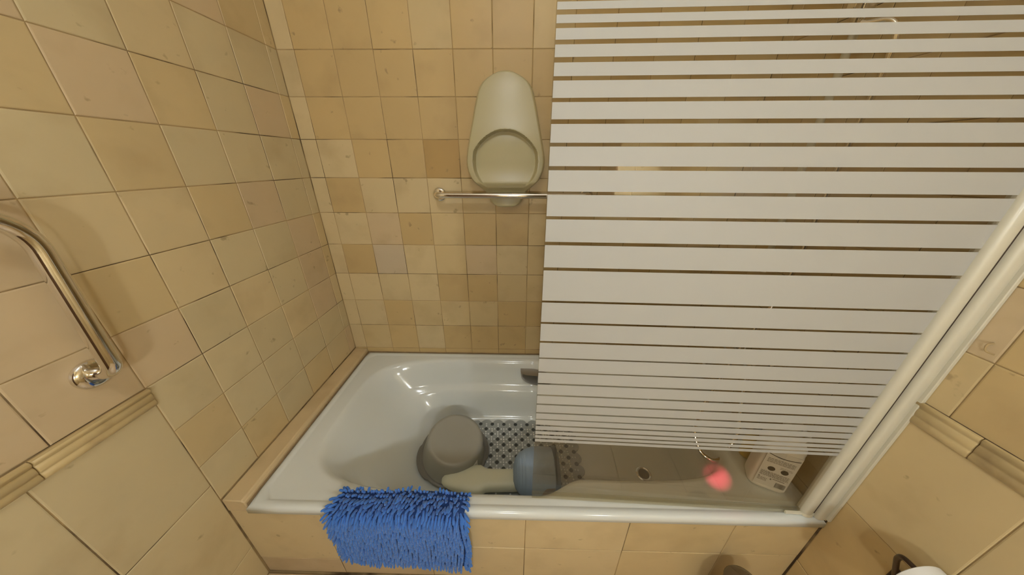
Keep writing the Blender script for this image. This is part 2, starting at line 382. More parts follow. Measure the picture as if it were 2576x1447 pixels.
# ------------------------------------------------------------------ ceiling lamp
lx, ly, lz = LAMP_POS
L_ = empty('ceiling_lamp', (lx, ly, CEIL))
MB().lathe([(0.055, 0), (0.055, -0.012), (0.045, -0.025), (0.012, -0.03)], (lx, ly, CEIL), n=32).build('ceiling_rose', 'white_paint', L_)
MB().lathe([(0.008, -0.028), (0.008, -0.06), (0.022, -0.068), (0.022, lz+LAMP_R*0.8-CEIL)], (lx, ly, CEIL), n=24).build('lamp_socket', 'white_paint', L_)
MB().lathe([(LAMP_R*math.sin(math.pi*k/10)+0.0005, -LAMP_R*math.cos(math.pi*k/10)) for k in range(11)], (lx, ly, lz), n=16).build('light_bulb', 'bulb', L_)
adopt(L_); tag(L_, 'bare round bulb hanging from the ceiling above the camera', 'lamp')

MR = empty('wall_mirror', (1.20, YF, 1.15))
MB().box(0.95, 1.45, YF+0.0005, YF+0.012, 1.15, 1.80).build('mirror_backing', 'wood', MR, smooth=False)
MB().box(0.965, 1.435, YF+0.012, YF+0.016, 1.165, 1.785).build('mirror_glass', 'mirror', MR, smooth=False)
adopt(MR); tag(MR, 'rectangular wall mirror behind the camera', 'mirror')
for gx_, nm in ((0.86, 'right'), (1.54, 'left')):
    ML = empty('fill_globe', (gx_, YF, 1.302))  # unseen globes added as low fill, their reflection set behind a stripe
    MB().lathe([(0.045, 0.0005), (0.045, 0.01), (0.02, 0.02), (0.015, 0.05)], (gx_, YF, 1.302), (0, 1, 0), n=28).build('wall_plate', 'chrome', ML)
    MB().lathe([(0.045*math.sin(math.pi*k/12)+0.0005, -0.045*math.cos(math.pi*k/12)) for k in range(13)], (gx_, YF+0.11, 1.302), n=20).build('glass_globe', 'tube', ML)
    adopt(ML); tag(ML, 'added white fill globe on the %s of the mirror, seen facing it' % nm, 'lamp', 'added fill globes beside the mirror')

# ------------------------------------------------------------------ bathtub
TX0, TX1, TY0, TY1 = 0.070, XR-0.003, -0.004, -0.803
tc_x, tc_y = 0.95, -0.40
def hw(x, left, right, inset, sgn):
    return (0.345 - 0.055*smoothstep(1.00, 1.15, x)) - inset
def inside(x, y, left, right, inset, nL, nR):
    cx = tc_x; a = (cx-left) if x < cx else (right-cx); n = nL if x < cx else nR
    hy = hw(x, left, right, inset, 1)
    return (abs(x-cx)/a)**n + (abs(y-tc_y)/hy)**n - 1
corner_ang = [math.atan2(y-tc_y, x-tc_x) for x in (TX0, TX1) for y in (TY0, TY1)]
NA = 132
angs = [2*math.pi*k/NA-math.pi for k in range(NA)]
for c in corner_ang:
    k = min(range(NA), key=lambda q: abs(angs[q]-c)); angs[k] = c
def ring_basin(left, right, inset, z, nL=4.5, nR=6.0):
    out = []
    for a in angs:
        dx, dy = math.cos(a), math.sin(a); lo, hi = 0.0, 2.0
        for _ in range(40):
            mid = (lo+hi)/2
            if inside(tc_x+dx*mid, tc_y+dy*mid, left, right, inset, nL, nR) < 0: lo = mid
            else: hi = mid
        out.append((tc_x+dx*lo, tc_y+dy*lo, z))
    return out
def ring_rect(ins, z):
    out = []
    for a in angs:
        dx, dy = math.cos(a), math.sin(a)
        tx = ((TX1-ins-tc_x) if dx > 0 else (TX0+ins-tc_x))/dx if abs(dx) > 1e-9 else 9
        ty = ((TY0-ins-tc_y) if dy > 0 else (TY1+ins-tc_y))/dy if abs(dy) > 1e-9 else 9
        t = min(tx, ty); out.append((tc_x+dx*t, tc_y+dy*t, z))
    return out
rings = [ring_rect(0.004, RIM-0.033), ring_rect(0.0, RIM-0.030), ring_rect(0.0, RIM-0.010), ring_rect(0.003, RIM-0.003), ring_rect(0.009, RIM), ring_rect(0.022, RIM), ring_rect(0.026, RIM-0.0035), ring_rect(0.030, RIM-0.004),
         ring_basin(0.155, 1.715, -0.012, RIM-0.005), ring_basin(0.165, 1.707, 0.0, RIM-0.009), ring_basin(0.178, 1.697, 0.010, RIM-0.022), ring_basin(0.205, 1.690, 0.019, RIM-0.055),
         ring_basin(0.262, 1.682, 0.035, RIM-0.13), ring_basin(0.280, 1.679, 0.043, RIM-0.147), ring_basin(0.295, 1.674, 0.060, RIM-0.158), ring_basin(0.312, 1.669, 0.070, RIM-0.172),
         ring_basin(0.375, 1.662, 0.077, RIM-0.235, 3.9), ring_basin(0.430, 1.652, 0.084, RIM-0.287, 3.6), ring_basin(0.470, 1.636, 0.094, RIM-0.316, 3.5), ring_basin(0.535, 1.605, 0.113, RIM-0.3325, 3.4), ring_basin(0.75, 1.45, 0.22, RIM-0.335, 3.0)]
BT = empty('bathtub', (tc_x, tc_y, 0.02))
tub = MB().loft(rings, False, True).build('tub_shell', 'enamel', BT, angle=80)
FLOORZ = RIM-0.335
# hidden feet carry the shell
for fx, fy in ((0.75, -0.25), (0.75, -0.55), (1.4, -0.25), (1.4, -0.55)):
    MB().lathe([(0.02, 0.0), (0.02, FLOORZ-0.002)], (fx, fy, 0.0), n=12).build('foot', 'satin', BT)
dx_, dy_ = 1.514, -0.452
dr_ = MB().lathe([(0.034, 0.0), (0.0345, 0.003), (0.030, 0.005), (0.025, 0.003), (0.023, -0.004)], (dx_, dy_, FLOORZ+0.0005), n=32, cap0=False, cap1=False).build('drain_ring', 'chrome', BT)
MB().lathe([(0.0235, 0.0), (0.0235, 0.001)], (dx_, dy_, FLOORZ+0.0008), n=24).build('drain_sieve', 'chrome_dark', dr_)
# half-moon grip on the rear inner side of the tub
gx, gy, gz = 1.080, -0.079, RIM-0.046
mb = MB(); rings_ = []
for k in range(25):
    a = math.pi*k/24; ca, sa = math.cos(a), math.sin(a)
    R_ = 0.140; hgt = 0.085
    x = gx-ca*R_; zt = gz; zb = gz-hgt*sa**0.55
    d = 0.010+0.042*sa**0.5
    rings_.append([(x, gy+0.012, zt), (x, gy-d, zt-0.002), (x, gy-d-0.003, (zt*0.6+zb*0.4)), (x, gy-d*0.75, zb+0.004), (x, gy+0.004, zb-0.001)])
mb.loft(rings_, True, True).build('grip_handle', 'satin', BT, angle=50)
# dirty sealant bead at the back and the left edge
MB().box(TX0, TX1, -0.0016, 0.0, RIM-0.012, RIM+0.0012).build('sealant_bead', 'seal_dirt', BT, smooth=False)
MB().box(0.066, 0.0712, TY1+0.01, 0.0, RIM-0.012, RIM+0.0025).build('sealant_bead', 'seal_dirt', BT, smooth=False)
adopt(BT); tag(BT, 'white enamelled bathtub set between the tiled walls', 'bathtub')

# ------------------------------------------------------------------ grab bars
def flange(mb, c, n, r): return mb.lathe([(r, 0.0), (r, 0.004), (r*0.93, 0.008), (r*0.72, 0.0115), (0.4*r, 0.013)], c, n, n=36)
GB = empty('grab_bar', (0.567, 0, Z(-0.517)))
by, bz = -0.072, Z(-0.514)
p = bend([(0.567, -0.003, Z(-0.517)), (0.567, by, bz), (1.215, by, bz), (1.215, -0.003, Z(-0.517))], 0.028, 8)
MB().tube(resample(p, 0.03), 0.0125, n=20).build('bar', 'chrome', GB)
for x in (0.567, 1.215): flange(MB(), (x, -0.0008, Z(-0.517)), (0, -1, 0), 0.030).build('flange', 'chrome', GB)
adopt(GB); tag(GB, 'straight horizontal chrome grab bar on the back wall', 'grab bar', 'chrome grab bars')
GL = empty('grab_bar', (0, -0.853, Z(-0.805)))
p = bend([(0.003, -0.853, Z(-0.805)), (0.058, -0.853, Z(-0.797)), (0.063, -0.843, Z(-0.492)), (0.063, -1.07, Z(-0.335)), (0.003, -1.08, Z(-0.328))], 0.045, 9)
MB().tube(resample(p, 0.02), 0.0145, n=20).build('bar', 'chrome', GL)
flange(MB(), (0.0008, -0.853, Z(-0.805)), (1, 0, 0), 0.032).build('flange', 'chrome', GL)
flange(MB(), (0.0008, -1.08, Z(-0.328)), (1, 0, 0), 0.032).build('flange', 'chrome', GL)
adopt(GL); tag(GL, 'angled chrome grab bar on the left wall above the moulding', 'grab bar', 'chrome grab bars')

# ------------------------------------------------------------------ cream bedpan hanging behind the bar
BP = empty('bedpan', (0.858, 0, Z(-0.565)))
prof = [(0.0, 0.0), (0.0018, 0.018), (0.0055, 0.033), (0.0135, 0.0535), (0.0238, 0.0725), (0.0359, 0.0885), (0.0533, 0.1015), (0.071, 0.109), (0.095, 0.1155), (0.118, 0.1215), (0.1938, 0.1381), (0.2333, 0.1468), (0.2658, 0.154), (0.2906, 0.1585),
        (0.3074, 0.1604), (0.3265, 0.1596), (0.3459, 0.156), (0.3655, 0.1485), (0.3832, 0.1375), (0.3988, 0.1218), (0.4169, 0.1021), (0.4329, 0.0865), (0.4445, 0.0788), (0.4585, 0.0738), (0.4726, 0.0673), (0.4844, 0.0543), (0.4915, 0.0345), (0.494, 0.0)]
zt = Z(-0.073); x0 = 0.863; ZL = prof[-1][0]
def wid(s):
    for (a, wa), (b, wb_) in zip(prof, prof[1:]):
        if a <= s <= b: return wa+(wb_-wa)*(s-a)/(b-a+1e-9)
    return 0
def height(u, s):
    """stand-off from the wall; u -1..1 across, s metres below the top"""
    x = u*wid(s)
    base = 0.040+0.048*smoothstep(0.0, 0.30, s)-0.046*smoothstep(0.385, 0.435, s)
    e = min((1-abs(u))*wid(s), s+0.003, ZL-s+0.003)
    base *= 0.30+0.70*math.sqrt(min(1.0, max(0.0, 1-(1-min(1, e/0.012))**2)))
    base += 0.004*(1-u*u)
    arch = 0.196+0.235*(1-math.sqrt(max(0, 1-(x/0.168)**2)))
    wi = wid(s)-0.030
    k = smoothstep(arch-0.001, arch+0.005, s)*(1-smoothstep(wi-0.010, wi+0.001, abs(x)))
    bot = 1-(max(0, s-0.26)/0.150)**2.4 if s < 0.41 else 0.0
    rc = min(max(0.0, base-0.014), 0.034)*k*max(0.0, bot)
    return base-rc
NU, NV = 96, 230; V = []; Fc = []
for i in range(NV+1):
    s = ZL*(0.5-0.5*math.cos(math.pi*i/NV)) if False else ZL*i/NV
    for j in range(NU+1):
        u = math.sin(math.pi/2*(2*j/NU-1))
        V.append((x0+u*max(wid(s), 0.0005), -max(0.004, height(u, s)), zt-s))
for i in range(NV):
    for j in range(NU):
        a = i*(NU+1)+j; Fc.append((a, a+1, a+NU+2, a+NU+1))
n0 = len(V); ringi = [j for j in range(NU+1)]+[i*(NU+1)+NU for i in range(1, NV+1)]+[NV*(NU+1)+j for j in range(NU-1, -1, -1)]+[i*(NU+1) for i in range(NV-1, 0, -1)]
for k in ringi: V.append((V[k][0], -0.001, V[k][2]))
nr = len(ringi)
for k in range(nr): Fc.append((ringi[k], ringi[(k+1) % nr], n0+(k+1) % nr, n0+k))
Fc.append(tuple(n0+k for k in range(nr-1, -1, -1)))
mb = MB(); mb.add(V, Fc); mb.build('pan_body', 'pan', BP, angle=60)
adopt(BP); tag(BP, 'cream plastic bedpan wedged upright behind the horizontal grab bar', 'bedpan')

# ------------------------------------------------------------------ glass bath screen
GA = Vector((0.970, -0.750)); GBp = Vector((1.800, -0.776)); gd = (GBp-GA).normalized(); gn = Vector((gd.y, -gd.x))   # gn faces the camera side
SC = empty('bath_screen', (1.845, -0.782, RIM))
def gbox(mb, s0, s1, n0, n1, z0, z1):
    vs = []
    for z in (z0, z1):
        for nn in (n0, n1):
            for ss in (s0, s1):
                q = GA+gd*ss+gn*nn; vs.append((q.x, q.y, z))
    return mb.add(vs, [(0, 2, 3, 1), (4, 5, 7, 6), (0, 1, 5, 4), (2, 6, 7, 3), (0, 4, 6, 2), (1, 3, 7, 5)])
GLn = (GBp-GA).length; GZ0 = RIM+0.012; GZ1 = Z(0.02)
gbox(MB(), 0, GLn, -0.003, 0.003, GZ0, GZ1).build('glass_pane', 'glass', SC, smooth=False)
bands = [(-.150, -.159), (-.165, -.174), (-.180, -.190), (-.196, -.210), (-.216, -.232), (-.239, -.257), (-.263, -.287), (-.293, -.318), (-.325, -.354), (-.360, -.392), (-.399, -.436), (-.442, -.482),
         (-.488, -.533), (-.540, -.588), (-.595, -.666), (-.671, -.721), (-.726, -.773), (-.778, -.821), (-.825, -.864), (-.868, -.901), (-.906, -.939), (-.944, -.971), (-.976, -1.002),
         (-1.007, -1.027), (-1.031, -1.049), (-1.054, -1.069), (-1.074, -1.086), (-1.091, -1.101), (-1.106, -1.116)]
for a, b in bands:
    gbox(MB(), 0.001, GLn, 0.0032, 0.0036, Z(b), Z(a)).build('white_stripe', 'stripe', SC, smooth=False)
gbox(MB(), 0.0, GLn-0.01, -0.005, 0.005, RIM+0.001, GZ0+0.010).build('bottom_seal', 'seal', SC, smooth=False)
def rprof(cx, cy, a, b, n=20, e=3.2):
    return [(cx+a*math.copysign(abs(math.cos(t))**(2/e), math.cos(t)), cy+b*math.copysign(abs(math.sin(t))**(2/e), math.sin(t))) for t in [2*math.pi*k/n for k in range(n)]]
def post(name, cx, cy, a, b, z0, z1, m, e=3.2):
    return MB().loft([[(x, y, z) for x, y in rprof(cx, cy, a, b, 24, e)] for z in (z0, z1)]).build(name, m, SC, angle=60)
post('hinge_post', 1.8098, -0.777, 0.0166, 0.016, RIM+0.014, GZ1+0.01, 'white_paint', 2.6)
post('wall_profile', 1.8466, -0.781, 0.0166, 0.019, RIM+0.002, GZ1+0.01, 'white_paint', 3.5)
MB().box(1.8255, 1.8310, -0.787, -0.770, RIM+0.004, GZ1).build('gap_shade', 'bronze', SC, smooth=False)  # dark strip standing in for the shade between post and profile
post('end_cap', 1.814, -0.778, 0.018, 0.016, RIM+0.002, RIM+0.0135, 'white_cap', 2.6)
MB().box(XR-0.009, XR-0.0005, -0.8065, -0.792, RIM+0.006, GZ1).build('sealant_strip', 'white_paint', SC, bevel=0.0015)
gbox(MB(), GLn-0.05, GLn+0.0, 0.004, 0.010, RIM+0.002, RIM+0.010).build('seal_clip', 'white_cap', SC, smooth=False)
adopt(SC); tag(SC, 'hinged glass bath screen with white horizontal stripes', 'bath screen')

# ------------------------------------------------------------------ shower set on the right wall, behind the screen
SH = empty('shower_rail', (XR, -0.325, Z(-0.9)))
MB().tube([(XR-0.05, -0.325, Z(-0.75)), (XR-0.05, -0.325, Z(0.10))], 0.010).build('rail', 'white_paint', SH)
for z in (-0.73, 0.08):
    MB().lathe([(0.018, 0), (0.018, 0.035), (0.012, 0.055)], (XR-0.0005, -0.325, Z(z)), (-1, 0, 0), n=20).build('bracket', 'chrome', SH)
MB().box(XR-0.085, XR-0.03, -0.34, -0.31, Z(-0.02), Z(0.02)).build('slider', 'chrome', SH, bevel=0.005)
MB().tube(bend([(XR-0.075, -0.345, Z(-0.05)), (XR-0.095, -0.375, Z(0.06)), (XR-0.16, -0.40, Z(0.16))], 0.05), 0.012).build('shower_head', 'chrome', SH)
adopt(SH); tag(SH, 'white vertical shower rail on the right wall behind the screen', 'shower')
TP = empty('mixer_tap', (XR, -0.38, Z(-1.08)))
MB().tube([(XR-0.065, -0.29, Z(-1.08)), (XR-0.065, -0.47, Z(-1.08))], 0.021, n=20).build('tap_body', 'chrome', TP)
for y in (-0.31, -0.45):
    MB().lathe([(0.03, 0), (0.028, 0.008), (0.014, 0.012), (0.014, 0.06)], (XR-0.0005, y, Z(-1.08)), (-1, 0, 0), n=20).build('wall_union', 'chrome', TP)
MB().tube(bend([(XR-0.07, -0.38, Z(-1.09)), (XR-0.12, -0.38, Z(-1.11)), (XR-0.19, -0.38, Z(-1.13))], 0.02), 0.012).build('spout', 'chrome', TP)
MB().tube([(XR-0.075, -0.38, Z(-1.065)), (XR-0.10, -0.38, Z(-1.03)), (XR-0.17, -0.38, Z(-1.01))], 0.009).build('lever', 'chrome', TP)
adopt(TP); tag(TP, 'chrome mixer tap on the right wall behind the striped glass', 'tap')
hp = [(XR-0.065, -0.44, Z(-1.100)), (XR-0.075, -0.47, Z(-1.20)), (1.765, -0.535, Z(-1.33)), (1.735, -0.555, Z(-1.385)), (1.695, -0.585, Z(-1.405)), (1.650, -0.592, Z(-1.405)), (1.618, -0.555, Z(-1.385)), (1.625, -0.50, Z(-1.30)), (1.72, -0.45, Z(-1.05)), (XR-0.04, -0.42, Z(-0.75)), (XR-0.035, -0.42, Z(-0.4)), (XR-0.035, -0.42, Z(-0.1)), (XR-0.075, -0.36, Z(-0.055))]
def catmull(P, n=10):
    P = [Vector(p) for p in P]; P = [P[0]*2-P[1]]+P+[P[-1]*2-P[-2]]; out = []
    for i in range(1, len(P)-2):
        for k in range(n):
            t = k/n; a, b, c, d = P[i-1:i+3]
            out.append(0.5*((2*b)+(c-a)*t+(2*a-5*b+4*c-d)*t*t+(3*b-a-3*c+d)*t**3))
    out.append(P[-2]); return out
ho = MB().tube(catmull(hp, 14), 0.0075, n=12).build('shower_hose', 'chrome')
tag(ho, 'chrome shower hose looping down into the tub behind the glass', 'hose')

# ------------------------------------------------------------------ grey washing-up bowl upside down in the tub
BW = empty('washing_bowl', (0, 0, 0))
bp_ = [(0.147, 0.000), (0.160, 0.000), (0.163, 0.003), (0.163, 0.012), (0.159, 0.015), (0.150, 0.016), (0.147, 0.024), (0.143, 0.05), (0.136, 0.095), (0.131, 0.120), (0.127, 0.131), (0.119, 0.1375), (0.112, 0.1385), (0.107, 0.1365), (0.05, 0.136), (0.001, 0.136)]
MB().lathe(bp_[5:], (0, 0, 0), n=72, cap0=False).build('bowl_body', 'bowl', BW, angle=35)
MB().lathe([bp_[k] for k in (0, 1, 2, 3, 4, 5)]+[(0.147, 0.014), (0.147, 0.0)], (0, 0, 0), n=72, cap0=False, cap1=False).build('rolled_rim', 'bowl_rim', BW, angle=50)
for s in (0, math.pi):   # two grip lips on the rim
    mb = MB(); rr = []
    for k in range(13):
        a = s+math.radians(205)+(k/12-0.5)*1.1; e_ = 0.014*math.sin(math.pi*k/12)**0.5
        c_, s_ = math.cos(a), math.sin(a)
        rr.append([(c_*r, s_*r, z) for r, z in ((0.158, 0.001), (0.163+e_, 0.002), (0.164+e_, 0.008), (0.163+e_, 0.012), (0.158, 0.013))])
    mb.loft(rr).build('grip_lip', 'bowl_rim', BW, angle=50)
sa = math.radians(-36)
st = MB(); 
def on_bowl(a, z, o=0.0006):
    r = 0.147+(0.136-0.147)*(z-0.024)/(0.095-0.024)+o
    return (r*math.cos(a), r*math.sin(a), z)
stv = [[on_bowl(sa+(i/6-0.5)*0.20, 0.050+0.046*j/2+0.010*(i/6)) for i in range(7)] for j in range(3)]
stk = st.loft(stv, False, False, closed=False).build('price_sticker', 'paper', BW)
bars = MB()
for k in range(9):
    a0 = sa-0.06+k*0.013
    bars.add([on_bowl(a0, 0.064, 0.0011), on_bowl(a0+random.choice((0.004, 0.007)), 0.064, 0.0011), on_bowl(a0+0.005, 0.086, 0.0011), on_bowl(a0, 0.086, 0.0011)], [(0, 1, 2, 3)])
bars.build('barcode', 'ink', stk)['kind'] = 'stuff'
nrm = Vector((0.17, -0.13, 0.97)).normalized()
q = nrm.to_track_quat('Z', 'Y'); BW.rotation_mode = 'QUATERNION'
# keep the sticker towards the camera side
fwd = q @ Vector((1, 0, 0)); ang = math.atan2(fwd.y, fwd.x)
from mathutils import Quaternion
BW.rotation_quaternion = q @ Quaternion((0, 0, 1), -ang)
BW.location = (0.618, -0.394, FLOORZ+0.036); BW.scale = (0.97, 0.97, 0.95)
tag(BW, 'grey plastic washing bowl lying upside down in the tub', 'bowl')

# ------------------------------------------------------------------ anti-slip mat
AM = empty('bath_mat', (0.95, -0.34, FLOORZ))
mx0, my0, hp_ = 0.692, -0.198, 0.0318      # first disc, half pitch
nx, ny = 17, 13
dz = FLOORZ+0.0045
mb = MB(); dots = []; nubs = MB()
for j in range(ny):
    for i in range(nx):
        x = mx0+i*hp_+0.0006*j*2; y = my0-j*hp_*0.97
        if (i+j) % 2 == 0:
            mb.lathe([(hp_*0.985, -0.003), (hp_*0.985, 0.0), (hp_*0.93, 0.0018), (0.001, 0.002)], (x, y, dz), n=24, cap0=True, cap1=True)
        else:
            if 0 < i < nx-1 or j % 2: dots.append((x, y))
        for sx, sy in (((0.0, 0.0),) if (i+j) % 2 == 0 else ((0.58, 0), (-0.58, 0), (0, 0.58), (0, -0.58))):
            px, py = x+sx*hp_, y+sy*hp_
            if i in (0, nx-1) or j in (0, ny-1):
                if (i+j) % 2: continue
            nubs.lathe([(0.0046, 0.0015), (0.0042, 0.0038), (0.0026, 0.0054), (0.0004, 0.006)], (px, py, dz), n=6, cap0=False)
mb.build('mat_sheet', 'pvc', AM)
nb = nubs.build('nubs', 'pvc_nub', AM); nb['kind'] = 'stuff'
dm = MB().lathe([(0.0102, 0.001), (0.0096, 0.0030), (0.0068, 0.0034), (0.0045, 0.0026)], (0, 0, 0), n=10).mesh('suction_cup'); dm.materials.append(M['pvc_dark'])
for x, y in dots:
    o = bpy.data.objects.new('suction_cup', dm); COL.objects.link(o); o.parent = AM; o.location = (x, y, dz)
adopt(AM); tag(AM, 'grey scalloped anti-slip mat on the floor of the tub', 'mat')

# ------------------------------------------------------------------ blue scoop with cream handle
SCP = empty('bath_scoop', (0, 0, 0))
# axis along +x: handle on the left, mouth on the right
hd = [(0.030, -0.098), (0.055, -0.090), (0.073, -0.075), (0.088, -0.050), (0.097, -0.020), (0.100, 0.010), (0.099, 0.040), (0.096, 0.066)]
MB().lathe(hd, (0, 0, 0), (1, 0, 0), n=56, cap0=True, cap1=False).build('scoop_head', 'blue', SCP, angle=60)
MB().lathe([(0.096, 0.0655), (0.102, 0.0655), (0.103, 0.084), (0.097, 0.086), (0.090, 0.084), (0.086, 0.05)], (0, 0, 0), (1, 0, 0), n=56, cap0=False, cap1=True).build('scoop_rim', 'blue_dark', SCP, angle=40)
# brown patch on the lower front of the head
pv = []
for i in range(15):
    t = i/14; row = []
    xx = -0.060+0.124*t
    r = [r0+(r1-r0)*(xx-h0)/(h1-h0) for (r0, h0), (r1, h1) in zip(hd, hd[1:]) if h0 <= xx <= h1 or (h1 == hd[-1][1] and xx > h1)][0]+0.0012
    a_top = math.radians(-70+95*smoothstep(0, 0.75, t))
    for k in range(12):
        a = math.radians(-110)+(a_top-math.radians(-110))*k/11
        row.append((xx, -r*math.cos(a), r*math.sin(a)))
    pv.append(row)
MB().loft(pv, False, False, closed=False).build('brown_patch', 'brown', SCP, angle=60)
# handle: thick tube with a flared angular paddle end
def sq(cx, a, b, cz, n=28, e=3.0, tw=0.0):
    return [(cx, cy, cz+z) for cy, z in rprof(0, 0, a, b, n, e)]
hz = -0.050
hr = [sq(-0.062, 0.038, 0.028, hz), sq(-0.095, 0.041, 0.030, hz), sq(-0.135, 0.041, 0.030, hz), sq(-0.19, 0.042, 0.030, hz), sq(-0.215, 0.044, 0.030, hz), sq(-0.240, 0.060, 0.032, hz), sq(-0.262, 0.060, 0.032, hz),
      sq(-0.32, 0.047, 0.030, hz), sq(-0.365, 0.034, 0.026, hz, e=2.4), sq(-0.392, 0.022, 0.018, hz, e=2.0), sq(-0.402, 0.010, 0.008, hz, e=2.0)]
MB().loft(hr).build('scoop_handle', 'cream', SCP, angle=45)
SCP.location = (1.006, -0.528, FLOORZ+0.111); SCP.rotation_euler = (0, math.radians(2.5), math.radians(3.0))
tag(SCP, 'blue rounded bath scoop with a thick cream handle in the tub', 'scoop')

# ------------------------------------------------------------------ blue chenille mat over the rim
CM = empty('chenille_mat', (0.555, -0.80, RIM))
path = [(-0.735, RIM-0.020), (-0.742, RIM-0.006), (-0.752, RIM+0.003), (-0.785, RIM+0.005), (-0.802, RIM+0.003), (-0.810, RIM-0.008), (-0.812, RIM-0.03), (-0.811, RIM-0.10), (-0.808, RIM-0.18), (-0.806, RIM-0.262)]
cum = [0]
for (a, b), (c, d) in zip(path, path[1:]): cum.append(cum[-1]+math.hypot(c-a, d-b))
PL = cum[-1]
def on_path(s):
    for k in range(len(path)-1):
        if s <= cum[k+1] or k == len(path)-2:
            t = (s-cum[k])/(cum[k+1]-cum[k]); y = path[k][0]+(path[k+1][0]-path[k][0])*t; z = path[k][1]+(path[k+1][1]-path[k][1])*t
            ty, tz = path[k+1][0]-path[k][0], path[k+1][1]-path[k][1]; l = math.hypot(ty, tz)
            return y, z, ty/l, tz/l
def mat_point(u, v):
    """u 0..1 across, v 0..1 from the tub side down the apron"""
    xl = 0.358-0.022*smoothstep(0.0, 0.33, v)-0.004*smoothstep(0.5, 1, v); xr_ = 0.764-0.004*math.sin(v*6)-0.012*smoothstep(0.6, 1, v)
    drop = 0.045*u*v**2 + 0.006*math.sin(u*9)*v
    y, z, ty, tz = on_path(v*(PL-0.0))
    return Vector((xl+(xr_-xl)*u, y-0.002*math.sin(u*7+v*5), z-drop)), Vector((0, ty, tz)), Vector((0, tz, -ty))
sheet = []
for k in range(41):
    row = []
    for i in range(31):
        P, tg, n = mat_point(i/30, k/40); row.append(P-n*0.0 + Vector((0, 0, 0)))
    sheet.append(row)
top = [[p for p in r] for r in sheet]
mbs = MB(); mbs.loft(top, False, False, closed=False)
ob = mbs.build('mat_backing', 'blue_back', CM); so = ob.modifiers.new('thick', 'SOLIDIFY'); so.thickness = 0.004; so.offset = 0
pile = MB(); rnd = random.Random(3)
NUc, NVc = 40, 27
for a in range(NVc+1):
    for b in range(NUc+1):
        u = (b+rnd.uniform(-0.14, 0.14))/NUc; v = (a+rnd.uniform(-0.3, 0.3))/NVc
        u = max(-0.004, min(1.004, u)); v = max(0, min(1, v))
        P, tg, n = mat_point(u, v)
        if n.y > 0 and abs(n.y) > abs(n.z): n = -n
        if abs(n.z) > abs(n.y) and n.z < 0: n = -n
        ln = rnd.uniform(0.022, 0.030)*(1.0 if v > 0.12 else 0.6); r = rnd.uniform(0.0037, 0.0044)
        onfront = smoothstep(0.25, 0.42, v)
        side = Vector((rnd.gauss(0, 0.13)+0.9*(0.5-u)*0.0 - (0.55 if u < 0.04 else 0)+(0.55 if u > 0.97 else 0), 0, 0))
        d0 = (n*(0.55+0.35*onfront)+tg*0.3*(1-onfront)+side*0.6+tg*rnd.gauss(0.0, 0.12)).normalized()
        fall = Vector((0, 0, -1)) if onfront > 0.5 else (tg*rnd.uniform(0.3, 1.2)*(1 if v > 0.07 else -0.6)+n*0.05)
        d1 = (d0*(0.40-0.05*onfront)+fall*(0.8+0.5*onfront)+side*0.7).normalized()
        pts = [P-n*0.001, P+d0*ln*0.30, P+d0*ln*0.36+d1*ln*0.35, P+d0*ln*0.36+d1*ln*0.62, P+d0*ln*0.36+d1*ln*0.70]
        rad = [r*0.9, r*1.0, r*1.08, r*0.85, r*0.35]
        pile.tube(pts, lambda t, R_=rad: R_[int(round(t*4))], n=6)
po = pile.build('chenille_pile', 'blue_pile', CM); po['kind'] = 'stuff'
adopt(CM); tag(CM, 'shaggy bright blue chenille mat draped over the front tub rim', 'bath mat')

# ------------------------------------------------------------------ white cleaner bottle on the right deck
CB = empty('cleaner_bottle', (0, 0, 0))
def rr_(a, b, z, e=4.5): return [(x, y, z) for x, y in rprof(0, 0, a, b, 40, e)]
bh = 0.205
MB().loft([rr_(0.046, 0.034, 0.0), rr_(0.050, 0.038, 0.004), rr_(0.051, 0.039, 0.012), rr_(0.051, 0.039, 0.165), rr_(0.0495, 0.0375, 0.178), rr_(0.0505, 0.0385, 0.184), rr_(0.0485, 0.0365, 0.190), rr_(0.049, 0.037, 0.196), rr_(0.045, 0.033, bh),
           rr_(0.034, 0.026, bh+0.018, 3), rr_(0.02, 0.02, bh+0.03, 2), rr_(0.017, 0.017, bh+0.035, 2), rr_(0.017, 0.017, bh+0.05, 2)]).build('bottle_body', 'bottle', CB, angle=60)
MB().lathe([(0.020, bh+0.038), (0.021, bh+0.040), (0.021, bh+0.064), (0.019, bh+0.067), (0.001, bh+0.067)], n=28).build('bottle_cap', 'bottle', CB, angle=40)
MB().tube(bend([(0.035, 0.0, bh-0.005), (0.05, 0, bh+0.03), (0.022, 0, bh+0.045)], 0.03), 0.006).build('bottle_handle', 'bottle', CB)
fy = -0.0392
lab = MB().box(-0.041, 0.041, fy-0.0004, fy+0.001, 0.018, 0.172).build('label', 'paper', CB, smooth=False)
pr = MB(); yy = fy-0.0008
def quad(x0, x1, z0, z1): pr.add([(x0, yy, z0), (x1, yy, z0), (x1, yy, z1), (x0, yy, z1)], [(0, 1, 2, 3)])
rnd = random.Random(11)
def textline(z, x0, x1, hgt):
    x = x0
    while x < x1:
        l = rnd.uniform(0.003, 0.009); quad(x, min(x1, x+l), z, z+hgt); x += l+0.0012
for z in (0.139, 0.134, 0.129, 0.124): textline(z, -0.034, 0.034, 0.0022)
for z in (0.080, 0.0755, 0.071, 0.0665, 0.062): textline(z, -0.036, 0.036, 0.0022)
for z in (0.048, 0.043, 0.038): textline(z, -0.036, -0.012, 0.002)
for z in (0.112, 0.107): textline(z, 0.004, 0.034, 0.0015)
quad(0.0, 0.030, 0.055, 0.0575)
pr.build('label_text', 'ink_grey', lab, smooth=False)['kind'] = 'stuff'
pr = MB()
